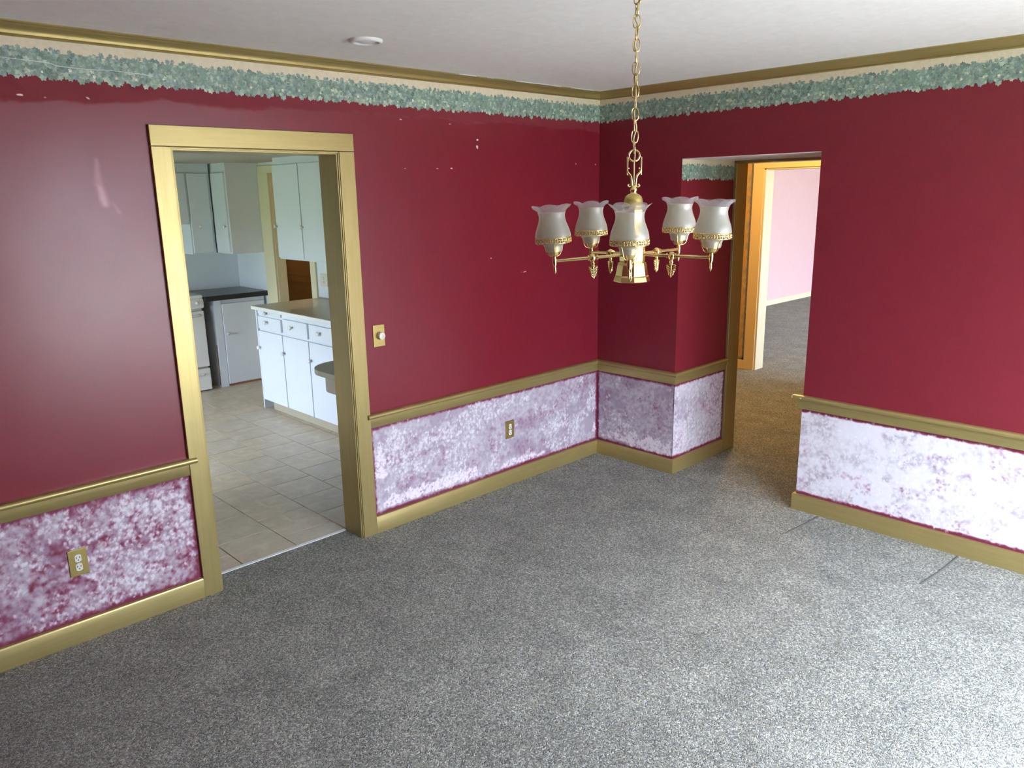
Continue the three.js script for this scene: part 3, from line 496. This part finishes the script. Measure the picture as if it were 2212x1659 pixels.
{ // stove
  const g = group('stove', 'white enamel kitchen stove with oven door and storage drawer', 'stove', [-1.48, 0, -4.2]), x0 = -1.86, x1 = -1.095, F = -3.93;
  part(g, 'body', box(x0, x1, 0.03, 0.88, KZ + 0.02, F - 0.03, 0.006), M.enamel); part(g, 'cooktop', box(x0 - 0.004, x1 + 0.004, 0.88, 0.925, KZ + 0.02, F + 0.03, 0.02), M.enamel);
  part(g, 'control_panel', box(x0, x1, 0.80, 0.895, F - 0.03, F + 0.045, 0.018), M.enamel);
  for (let i = 0; i < 5; i++) { const k = mesh(g, 'burner_knob', lathe([[0, 0], [0.02, 0], [0.018, 0.014], [0.006, 0.016], [0.006, 0.024], [0, 0.024]], 16), M.enamel); k.position.set(x1 - 0.07 - i * 0.12 - g.position.x, 0.855, F + 0.045 - g.position.z); k.rotation.x = Math.PI / 2; }
  const d = part(g, 'oven_door', box(x0 + 0.004, x1 - 0.004, 0.24, 0.775, F - 0.03, F + 0.03, 0.008), M.enamel); const h = tube([[x0 + 0.05, 0.74, F + 0.03], [x0 + 0.06, 0.74, F + 0.06], [x1 - 0.06, 0.74, F + 0.06], [x1 - 0.05, 0.74, F + 0.03]], 0.012, 30, 8); h.translate(-g.position.x, -g.position.y, -g.position.z); mesh(d, 'handle', h, M.enamel);
  const dr = part(g, 'drawer', box(x0 + 0.004, x1 - 0.004, 0.012, 0.222, F - 0.03, F + 0.03, 0.006), M.enamel); const h2 = box(-1.26, -1.16, 0.158, 0.178, F + 0.03, F + 0.048, 0.008); h2.translate(-g.position.x, -g.position.y, -g.position.z); mesh(dr, 'handle', h2, M.enamel);
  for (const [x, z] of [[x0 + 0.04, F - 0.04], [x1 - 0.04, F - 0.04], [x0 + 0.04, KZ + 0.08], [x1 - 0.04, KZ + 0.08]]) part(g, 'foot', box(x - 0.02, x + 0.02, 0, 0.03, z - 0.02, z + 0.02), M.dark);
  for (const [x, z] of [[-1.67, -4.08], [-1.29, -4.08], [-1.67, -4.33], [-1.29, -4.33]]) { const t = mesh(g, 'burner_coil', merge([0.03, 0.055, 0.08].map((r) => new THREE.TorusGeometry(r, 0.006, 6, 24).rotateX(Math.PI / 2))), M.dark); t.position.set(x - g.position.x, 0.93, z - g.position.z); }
}
{ // wall cabinets; fronts rise to a filler under the ceiling
  const top = 2.04;
  const a = group('wall_cabinet', 'short pale wall cabinet hung above the stove', 'wall cabinet', [-1.45, 1.57, -4.33]);
  part(a, 'carcass', box(-1.86, -1.03, 1.57, KC, KZ, -4.17), M.cabinet); for (const [p, q] of [[-1.85, -1.455], [-1.445, -1.04]]) { const d = part(a, 'door', box(p, q, 1.585, top, -4.17, -4.152, 0.003), M.cabinet); knob(d, p < -1.5 ? q - 0.03 : p + 0.03, 1.63, -4.152, '+z'); }
  const b = group('wall_cabinet', 'tall pale wall cabinet in the far kitchen corner with one knob', 'wall cabinet', [-0.92, 1.285, -4.33]);
  part(b, 'carcass', box(-1.03, -0.80, 1.285, KC, KZ, -4.17), M.cabinet); { const d = part(b, 'door', box(-1.02, -0.825, 1.30, top, -4.17, -4.152, 0.003), M.cabinet); knob(d, -0.945, 1.548, -4.152, '+z'); }
  const c = group('wall_cabinet', 'pale wall cabinet with a plain end panel beside the cream doorway', 'wall cabinet', [-0.61, 1.285, -4.1]);
  part(c, 'carcass', box(-0.775, KX, 1.285, KC, KZ, -3.863), M.cabinet); { const d = part(c, 'door', box(-0.793, -0.775, 1.30, top, -4.16, -3.885, 0.003), M.cabinet); knob(d, -0.793, 1.545, -3.915, '-x'); }
  const e = group('wall_cabinet', 'large pale two-door wall cabinet over the beige counter', 'wall cabinet', [-0.61, 1.285, -2.1]);
  part(e, 'carcass', box(-0.775, KX, 1.285, KC, -2.935, -1.2), M.cabinet);
  for (const [p, q] of [[-2.925, -2.50], [-2.488, -2.06], [-2.05, -1.63], [-1.62, -1.21]]) { const d = part(e, 'door', box(-0.793, -0.775, 1.30, 2.068, p, q, 0.003), M.cabinet); knob(d, -0.793, 1.562, p + 0.016, '-x'); }
}
{ // breakfast bar by the doorway
  const g = group('breakfast_bar', 'taupe wall-hung bar with a rounded end just inside the kitchen', 'bar', [-1.4, 0.6, -0.6]);
  const shape = (x0, x1, z1, r) => { const s = new THREE.Shape(); s.moveTo(x0, 0.156); s.lineTo(x0, -z1 - r); s.absarc(x0 + r, -z1 - r, r, Math.PI, Math.PI / 2, true); s.lineTo(x1 - r, -z1); s.absarc(x1 - r, -z1 - r, r, Math.PI / 2, 0, true); s.lineTo(x1, 0.156); s.closePath(); return s; };
  const ex = (s, y0, h, b) => { const q = new THREE.ExtrudeGeometry(s, { depth: h - 2 * b, bevelEnabled: b > 0, bevelSize: b, bevelThickness: b, bevelSegments: 2, curveSegments: 20 }); q.rotateX(-Math.PI / 2); q.translate(0, y0 + b, 0); return q; };
  part(g, 'top', ex(shape(-1.678, -1.08, -1.04, 0.2), 0.715, 0.036, 0.004), M.taupe); part(g, 'apron', ex(shape(-1.625, -1.13, -0.985, 0.16), 0.60, 0.115, 0), M.taupe);
}
{ const g = group('interior_door', 'brown stained flush door in the corridor behind the kitchen', 'door', [0.28, 0, -4.62]); part(g, 'leaf', box(0.262, 0.298, 0.01, 2.0, -4.87, -4.1, 0.003), M.brownDoor); part(g, 'handle', new THREE.SphereGeometry(0.025, 14, 10).translate(0.235, 0.95, -4.8), M.brassDull); }

{ const g = group('refrigerator', 'white refrigerator standing in the kitchen left of the doorway', 'refrigerator', [-3.25, 0, -0.53]);
  part(g, 'body', box(-3.66, -2.84, 0.05, 1.76, -0.82, -0.18, 0.01), M.enamel); part(g, 'freezer_door', box(-3.66, -2.84, 1.26, 1.76, -0.88, -0.825, 0.012), M.enamel); part(g, 'fridge_door', box(-3.66, -2.84, 0.12, 1.25, -0.88, -0.825, 0.012), M.enamel);
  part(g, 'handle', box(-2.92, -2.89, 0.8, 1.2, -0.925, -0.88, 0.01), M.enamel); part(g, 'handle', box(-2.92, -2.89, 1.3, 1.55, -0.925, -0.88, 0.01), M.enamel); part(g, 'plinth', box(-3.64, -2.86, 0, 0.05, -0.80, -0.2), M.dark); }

{ const g = group('pantry_cupboard', 'tall pale pantry cupboard in the kitchen beside the refrigerator', 'cupboard', [-3.2, 0, -1.16]);
  part(g, 'carcass', box(-3.60, -2.84, 0.08, 2.06, -1.42, -0.93, 0.004), M.cabinet); part(g, 'plinth', box(-3.58, -2.86, 0, 0.08, -1.38, -0.95), M.cabinet);
  for (const [a, b] of [[-3.59, -3.225], [-3.215, -2.85]]) { const d = part(g, 'door', box(a, b, 0.10, 2.04, -1.44, -1.42, 0.004), M.cabinet); part(d, 'pull', box(a < -3.4 ? b - 0.04 : a + 0.02, a < -3.4 ? b - 0.02 : a + 0.04, 0.98, 1.12, -1.46, -1.44, 0.004).translate(-g.position.x, -g.position.y, -g.position.z), M.knob); } }

/* outlets and switches */
function outlet(label, x, y, z, plateM, face, w = 0.072, h = 0.115) {
  const g = group('power_outlet', label, 'outlet', [x, y, z]); if (face === '-x') g.rotation.y = -Math.PI / 2;
  mesh(g, 'plate', new RoundedBoxGeometry(w, h, 0.006, 2, 0.002).translate(0, 0, 0.003), plateM);
  for (const s of [1, -1]) {
    const sh = new THREE.Shape(); sh.absarc(0, 0, 0.0168, 0.75, Math.PI - 0.75, false); sh.absarc(0, 0, 0.0168, Math.PI + 0.75, -0.75, false); sh.closePath();
    const r = mesh(g, 'receptacle', new THREE.ExtrudeGeometry(sh, { depth: 0.003, bevelEnabled: false, curveSegments: 10 }), M.ivory); r.position.set(0, s * 0.0195, 0.0055);
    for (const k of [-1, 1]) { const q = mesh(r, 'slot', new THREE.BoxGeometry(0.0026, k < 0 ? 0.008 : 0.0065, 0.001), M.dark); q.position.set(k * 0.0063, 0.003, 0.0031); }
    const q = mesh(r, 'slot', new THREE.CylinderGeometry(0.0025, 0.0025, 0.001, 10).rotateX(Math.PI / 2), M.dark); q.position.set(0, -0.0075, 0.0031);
  }
  const sc = mesh(g, 'screw', new THREE.CylinderGeometry(0.003, 0.003, 0.0015, 10).rotateX(Math.PI / 2), M.brassDull); sc.position.set(0, 0, 0.0065);
}
outlet('gold duplex outlet on the mottled dado left of the kitchen doorway', -3.338, 0.350, 0.002, M.brassDull, '+z');
outlet('gold duplex outlet on the lilac dado between doorway and corner', -0.859, 0.362, 0.002, M.brassDull, '+z');
outlet('ivory outlet above the beige kitchen counter', KX, 1.08, -2.80, M.ivory, '-x', 0.115, 0.115);
{ const g = group('dimmer_switch', 'brass plate with a round ivory dimmer knob beside the kitchen doorway', 'switch', [-1.796, 1.087, 0]);
  mesh(g, 'plate', new RoundedBoxGeometry(0.072, 0.116, 0.006, 2, 0.002).translate(0, 0, 0.003), M.brassDull);
  const k = mesh(g, 'knob', lathe([[0.014, 0], [0.0205, 0.002], [0.020, 0.022], [0.017, 0.026], [0, 0.027]], 24), M.ivory); k.rotation.x = Math.PI / 2; k.position.set(0.004, 0, 0.006);
  for (const s of [-1, 1]) { const sc = mesh(g, 'screw', new THREE.CylinderGeometry(0.003, 0.003, 0.0015, 10).rotateX(Math.PI / 2), M.brassDull); sc.position.set(0, s * 0.041, 0.0065); } }
{ const g = group('ceiling_sensor', 'small round white fixture on the ceiling', 'ceiling fixture', [-2.118, H, 0.509]);
  mesh(g, 'rim', lathe([[0.046, -0.004], [0.05, -0.012], [0.06, -0.013], [0.067, -0.008], [0.069, 0]], 40), M.whitePlastic);
  mesh(g, 'disc', lathe([[0, -0.012], [0.026, -0.011], [0.036, -0.006], [0.047, -0.003]], 32), M.whitePlastic); }

/* ------------------------------------------------------------------ chandelier */
{
  const CX = -2.085, CZ = 1.860, Y0 = 1.605;
  const g = group('chandelier', 'brass chandelier with five frosted tulip glass shades hanging on a chain', 'chandelier', [CX, H, CZ]), D = Y0 - H;   // local y of the arms
  mesh(g, 'canopy', lathe([[0, 0], [0.062, 0], [0.064, -0.006], [0.056, -0.012], [0.050, -0.024], [0.028, -0.036], [0.010, -0.042], [0, -0.042]], 40), M.brass);
  // hanging loop, chain
  const yTop = D + 0.312, linkH = 0.0385, pitch = 0.0325, linkGeo = (() => { const p = [], a = 0.0105, s = linkH / 2 - a - 0.001; for (let i = 0; i < 32; i++) { const t = i / 32 * 6.2832, c = Math.cos(t), q = Math.sin(t); p.push([c * a, q * a + Math.sign(q) * s * Math.min(1, Math.abs(q) * 1.6), 0]); } return tube(p, 0.0019, 48, 7, true); })();
  let n = 0; for (let y = yTop + 0.010; y < -0.05; y += pitch, n++) { const l = mesh(g, 'chain_link', linkGeo, M.brass); l.position.set(0.0006 * Math.sin(n), y, 0); l.rotation.y = 0.75 + (n % 2 ? 1.5 : 0) + 0.35 * Math.sin(n * 2.3); l.rotation.z = 0.05 * Math.sin(n * 1.7); }
  { const p = []; for (let i = 0; i <= 24; i++) { const t = i / 24; const w = 0.0042 * Math.min(1, Math.max(0, (i - 3) / 3)); p.push([w * Math.sin(i * 2.1), D + 0.21 + t * (-0.03 - D - 0.21), w * Math.cos(i * 1.7)]); } mesh(g, 'cord', tube(p, 0.0026, 140, 6), M.cable); }
  // lyre-shaped hanger, facing the room's diagonal
  const hanger = new THREE.Group(); hanger.name = 'hanger'; hanger.rotation.y = -0.72; g.add(hanger);
  const half = (s) => {
    const pts = [[0.002, 0.0], [0.006, 0.006], [0.0065, 0.020], [0.011, 0.034], [0.0235, 0.042], [0.0235, 0.044]];
    const bar = tube([[0.0062, 0.002, 0], [0.0066, 0.018, 0], [0.010, 0.034, 0], [0.018, 0.043, 0], [0.0215, 0.052, 0]].map(([x, y, z]) => [x * s, y, z]), 0.0034, 20, 8);
    const side = box(0.0188 * s, 0.0240 * s, 0.036, 0.090, -0.003, 0.003, 0.001), knobb = new THREE.SphereGeometry(0.003, 10, 8).translate(0.017 * s, 0.056, 0);
    const foot = tube([[0.005, 0.003, 0], [0.010, 0.001, 0], [0.0155, 0.0015, 0], [0.018, 0.005, 0], [0.016, 0.008, 0], [0.0135, 0.0065, 0]].map(([x, y, z]) => [x * s, y, z]), 0.0024, 24, 8);
    const ringArc = tube(Array.from({ length: 13 }, (_, i) => { const t = 1.5708 - i / 12 * 2.75; return [Math.cos(t) * 0.0165 * s, 0.0935 + Math.sin(t) * 0.0165, 0]; }), 0.0030, 30, 8), curl = new THREE.SphereGeometry(0.0034, 10, 8).translate(0.005 * s, 0.0785, 0), cap = box(0.014 * s, 0.0238 * s, 0.0875, 0.0905, -0.0022, 0.0022, 0.001);
    return merge([bar, side, knobb, foot, ringArc, curl, cap]);
  };
  mesh(hanger, 'strap', half(1), M.brass); mesh(hanger, 'strap', half(-1), M.brass); hanger.position.y = D + 0.205;
  mesh(g, 'top_knob', lathe([[0, 0.212], [0.006, 0.211], [0.008, 0.207], [0.0075, 0.203], [0.011, 0.200], [0.0115, 0.194], [0.008, 0.190], [0.012, 0.187], [0.013, 0.183], [0.01, 0.18]], 24).translate(0, D, 0), M.brass);
  mesh(g, 'dome', lathe([[0.008, 0.186], [0.016, 0.184], [0.025, 0.177], [0.029, 0.166], [0.029, 0.156], [0.036, 0.150], [0.036, 0.144], [0.030, 0.140]], 32).translate(0, D, 0), M.brassDull);
  const oct = (pts) => { const q = clean(lathe(pts, 8)); q.computeVertexNormals(); return q; };
  mesh(g, 'column', oct([[0.030, 0.142], [0.034, 0.136], [0.034, 0.060], [0.040, 0.052], [0.040, -0.020], [0.036, -0.026]]).translate(0, D, 0), M.brass);
  mesh(g, 'bell', oct([[0.036, -0.022], [0.044, -0.026], [0.046, -0.034], [0.052, -0.066], [0.0545, -0.070], [0.0585, -0.084], [0.056, -0.086], [0, -0.080]]).translate(0, D, 0), M.brass);
  // one arm, built along +x from the column, then five of them
  const R = 0.25;
  const G = {};
  G.rod = new THREE.CylinderGeometry(0.0048, 0.0048, R - 0.036, 16).rotateZ(Math.PI / 2).translate((R + 0.036) / 2, 0, 0);
  G.knuckle = merge([lathe([[0, -0.014], [0.005, -0.013], [0.0095, -0.008], [0.011, 0], [0.0095, 0.008], [0.005, 0.012], [0, 0.013]], 20).translate(0.128, 0, 0), new THREE.CylinderGeometry(0.0085, 0.0085, 0.004, 16).rotateZ(Math.PI / 2).translate(0.114, 0, 0), new THREE.CylinderGeometry(0.0085, 0.0085, 0.004, 16).rotateZ(Math.PI / 2).translate(0.142, 0, 0), lathe([[0.003, -0.012], [0.006, -0.016], [0.006, -0.021], [0.003, -0.026]], 14).translate(0.128, 0, 0)]);
  { // cast anthemion drop in the plane of the arm
    const sh = new THREE.Shape(), q = [[0.0135, -0.0275], [0.0150, -0.0300], [0.0130, -0.0335], [0.0146, -0.0360], [0.0120, -0.0400], [0.0128, -0.0430], [0.0098, -0.0470], [0.0102, -0.0495], [0.0070, -0.0535], [0.0068, -0.0565], [0.0034, -0.0615]];
    sh.moveTo(0.003, -0.026); q.forEach(([x, y]) => sh.lineTo(x, y)); sh.lineTo(0, -0.0670); [...q].reverse().forEach(([x, y]) => sh.lineTo(-x, y)); sh.lineTo(-0.003, -0.026); sh.closePath();
    const plate = new THREE.ExtrudeGeometry(sh, { depth: 0.0012, bevelEnabled: true, bevelSize: 0.0006, bevelThickness: 0.0006, bevelSegments: 1 }).translate(0, 0, -0.0006), ribs = [];
    for (const z of [1, -1]) { ribs.push(tube([[0, -0.026, 0.0012 * z], [0, -0.045, 0.0026 * z], [0, -0.064, 0.0012 * z]], 0.0021, 12, 6)); for (const s of [-1, 1]) for (let k = 0; k < 4; k++) { const y = -0.032 - k * 0.0075; ribs.push(tube([[0.001 * s, y - 0.007, 0.0014 * z], [0.006 * s, y - 0.004, 0.0022 * z], [(0.0125 - k * 0.0018) * s, y + 0.002, 0.0012 * z]], 0.0013, 8, 5)); } }
    ribs.push(new THREE.SphereGeometry(0.0052, 12, 10).translate(0, -0.0255, 0));
    G.leaf = merge([plate, ...ribs]).translate(0.128, 0, 0);
  }
  G.stem = lathe([[0, -0.042], [0.0018, -0.040], [0.0038, -0.034], [0.0042, -0.029], [0.0028, -0.026], [0.0045, -0.023], [0.0028, -0.020], [0.0035, -0.016], [0.0062, -0.010], [0.0066, 0.006], [0.0050, 0.010], [0.0066, 0.013], [0.004, 0.016]], 16).translate(R, 0, 0);
  const cupY = 0.055;     // lower edge of the gallery ring over the arm
  G.cup = lathe([[0.0035, cupY - 0.042], [0.010, cupY - 0.040], [0.0155, cupY - 0.034], [0.019, cupY - 0.025], [0.0205, cupY - 0.012], [0.0215, cupY - 0.008], [0.019, cupY - 0.008], [0.017, cupY - 0.024], [0.0, cupY - 0.036]], 24).translate(R, 0, 0);
  G.prong = [0.6, 2.7, 4.8].map((a) => { const c = Math.cos(a), s = Math.sin(a); return tube([[0.006, -0.041], [0.016, -0.040], [0.024, -0.034], [0.029, -0.022], [0.033, -0.008], [0.040, 0.000], [0.050, 0.002]].map(([r, y]) => [R + r * c, cupY + y, r * s]), 0.0013, 20, 6); });
  { // pierced gallery ring
    const t = [], r = 0.0555; for (const y of [0.0012, 0.0175]) t.push(new THREE.TorusGeometry(r, 0.0013, 6, 44).rotateX(Math.PI / 2).translate(0, y, 0));
    for (let i = 0; i < 22; i++) { const a = i / 22 * 6.2832; for (const [y, q, o] of [[0.0065, 0.0042, 0], [0.0125, 0.0036, 0.14]]) t.push(new THREE.TorusGeometry(q, 0.0014, 5, 9).rotateY(Math.PI / 2).translate(r, y, 0).rotateY(a + o)); t.push(new THREE.SphereGeometry(0.0016, 6, 5).translate(r + 0.0004, 0.0152, 0).rotateY(a)); }
    t.push(lathe([[0.046, 0.000], [0.0555, 0.0], [0.0555, 0.0016], [0.046, 0.0016]], 40)); G.ring = merge(t).translate(R, cupY, 0);
  }
  // tulip shade: frosted body, clear scalloped rim
  const prof = [[0.0250, -0.026], [0.0272, -0.022], [0.0285, -0.012], [0.031, -0.004], [0.040, 0.002], [0.0505, 0.008], [0.0550, 0.016], [0.0553, 0.024], [0.0530, 0.036], [0.0485, 0.049], [0.0440, 0.061], [0.0412, 0.071], [0.0402, 0.080], [0.0408, 0.087], [0.0430, 0.094], [0.0470, 0.101], [0.0525, 0.107], [0.0580, 0.1115], [0.0608, 0.1128]];
  function shade(i0, i1) {
    const seg = 96, pos = [], idx = [], nrm = [], th = 0.0011, n = i1 - i0 + 1;
    for (const side of [0, 1]) for (let i = i0; i <= i1; i++) for (let k = 0; k <= seg; k++) {
      const a = k / seg * Math.PI * 2, t = Math.max(0, (prof[i][1] - 0.088) / 0.028), w = Math.cos(a * 6), lobe = Math.abs(Math.sin(a * 3));
      const r = prof[i][0] + t * t * 0.0024 * (lobe - 0.5) * 2 - (side ? th : 0), y = prof[i][1] + t * t * 0.0125 * (Math.pow(lobe, 0.6) - 0.62); pos.push(Math.cos(a) * r, y, Math.sin(a) * r);
    }
    const at = (s, i, k) => (s * n + i) * (seg + 1) + k;
    for (let i = 0; i < n - 1; i++) for (let k = 0; k < seg; k++) { idx.push(at(0, i, k), at(0, i + 1, k), at(0, i, k + 1), at(0, i + 1, k), at(0, i + 1, k + 1), at(0, i, k + 1)); idx.push(at(1, i, k), at(1, i, k + 1), at(1, i + 1, k), at(1, i + 1, k), at(1, i, k + 1), at(1, i + 1, k + 1)); }
    if (i1 === prof.length - 1) for (let k = 0; k < seg; k++) idx.push(at(0, n - 1, k), at(1, n - 1, k), at(0, n - 1, k + 1), at(1, n - 1, k), at(1, n - 1, k + 1), at(0, n - 1, k + 1));
    const q = new THREE.BufferGeometry(); q.setAttribute('position', new THREE.Float32BufferAttribute(pos, 3)); q.setIndex(idx); q.computeVertexNormals(); return q.translate(R, cupY, 0);
  }
  G.body = shade(0, 14); G.rim = shade(14, prof.length - 1);
  G.socket = lathe([[0, -0.036], [0.013, -0.034], [0.013, 0.004], [0.011, 0.008], [0, 0.008]], 18).translate(R, cupY, 0);
  G.bulb = lathe([[0.008, 0.008], [0.010, 0.014], [0.0165, 0.028], [0.0175, 0.036], [0.014, 0.050], [0.007, 0.064], [0.002, 0.073], [0, 0.075]], 18).translate(R, cupY, 0);
  const toCam = Math.atan2(-(3.3723 - CZ), -4.0836 - CX);   // rotation about y that turns +x to the camera
  for (let k = 0; k < 5; k++) {
    const a = new THREE.Group(); a.name = 'arm'; a.position.y = D; a.rotation.set(0, toCam - 0.035 + k * Math.PI * 0.4, [-0.045, -0.02, 0.005, -0.03, -0.06][k], 'YXZ'); g.add(a);
    mesh(a, 'rod', G.rod, M.brass); mesh(a, 'knuckle', G.knuckle, M.brass); mesh(a, 'leaf_drop', G.leaf, M.brass); mesh(a, 'stem', G.stem, M.brass); mesh(a, 'cup', G.cup, M.brass);
    for (const p of G.prong) mesh(a, 'prong', p, M.brass);
    mesh(a, 'gallery_ring', G.ring, M.brass); mesh(a, 'socket', G.socket, M.whitePlastic); mesh(a, 'bulb', G.bulb, M.frost); mesh(a, 'glass_shade', G.body, M.frost); mesh(a, 'glass_rim', G.rim, M.clearRim);
  }
}
console.log('built');
renderer.render(scene, camera);
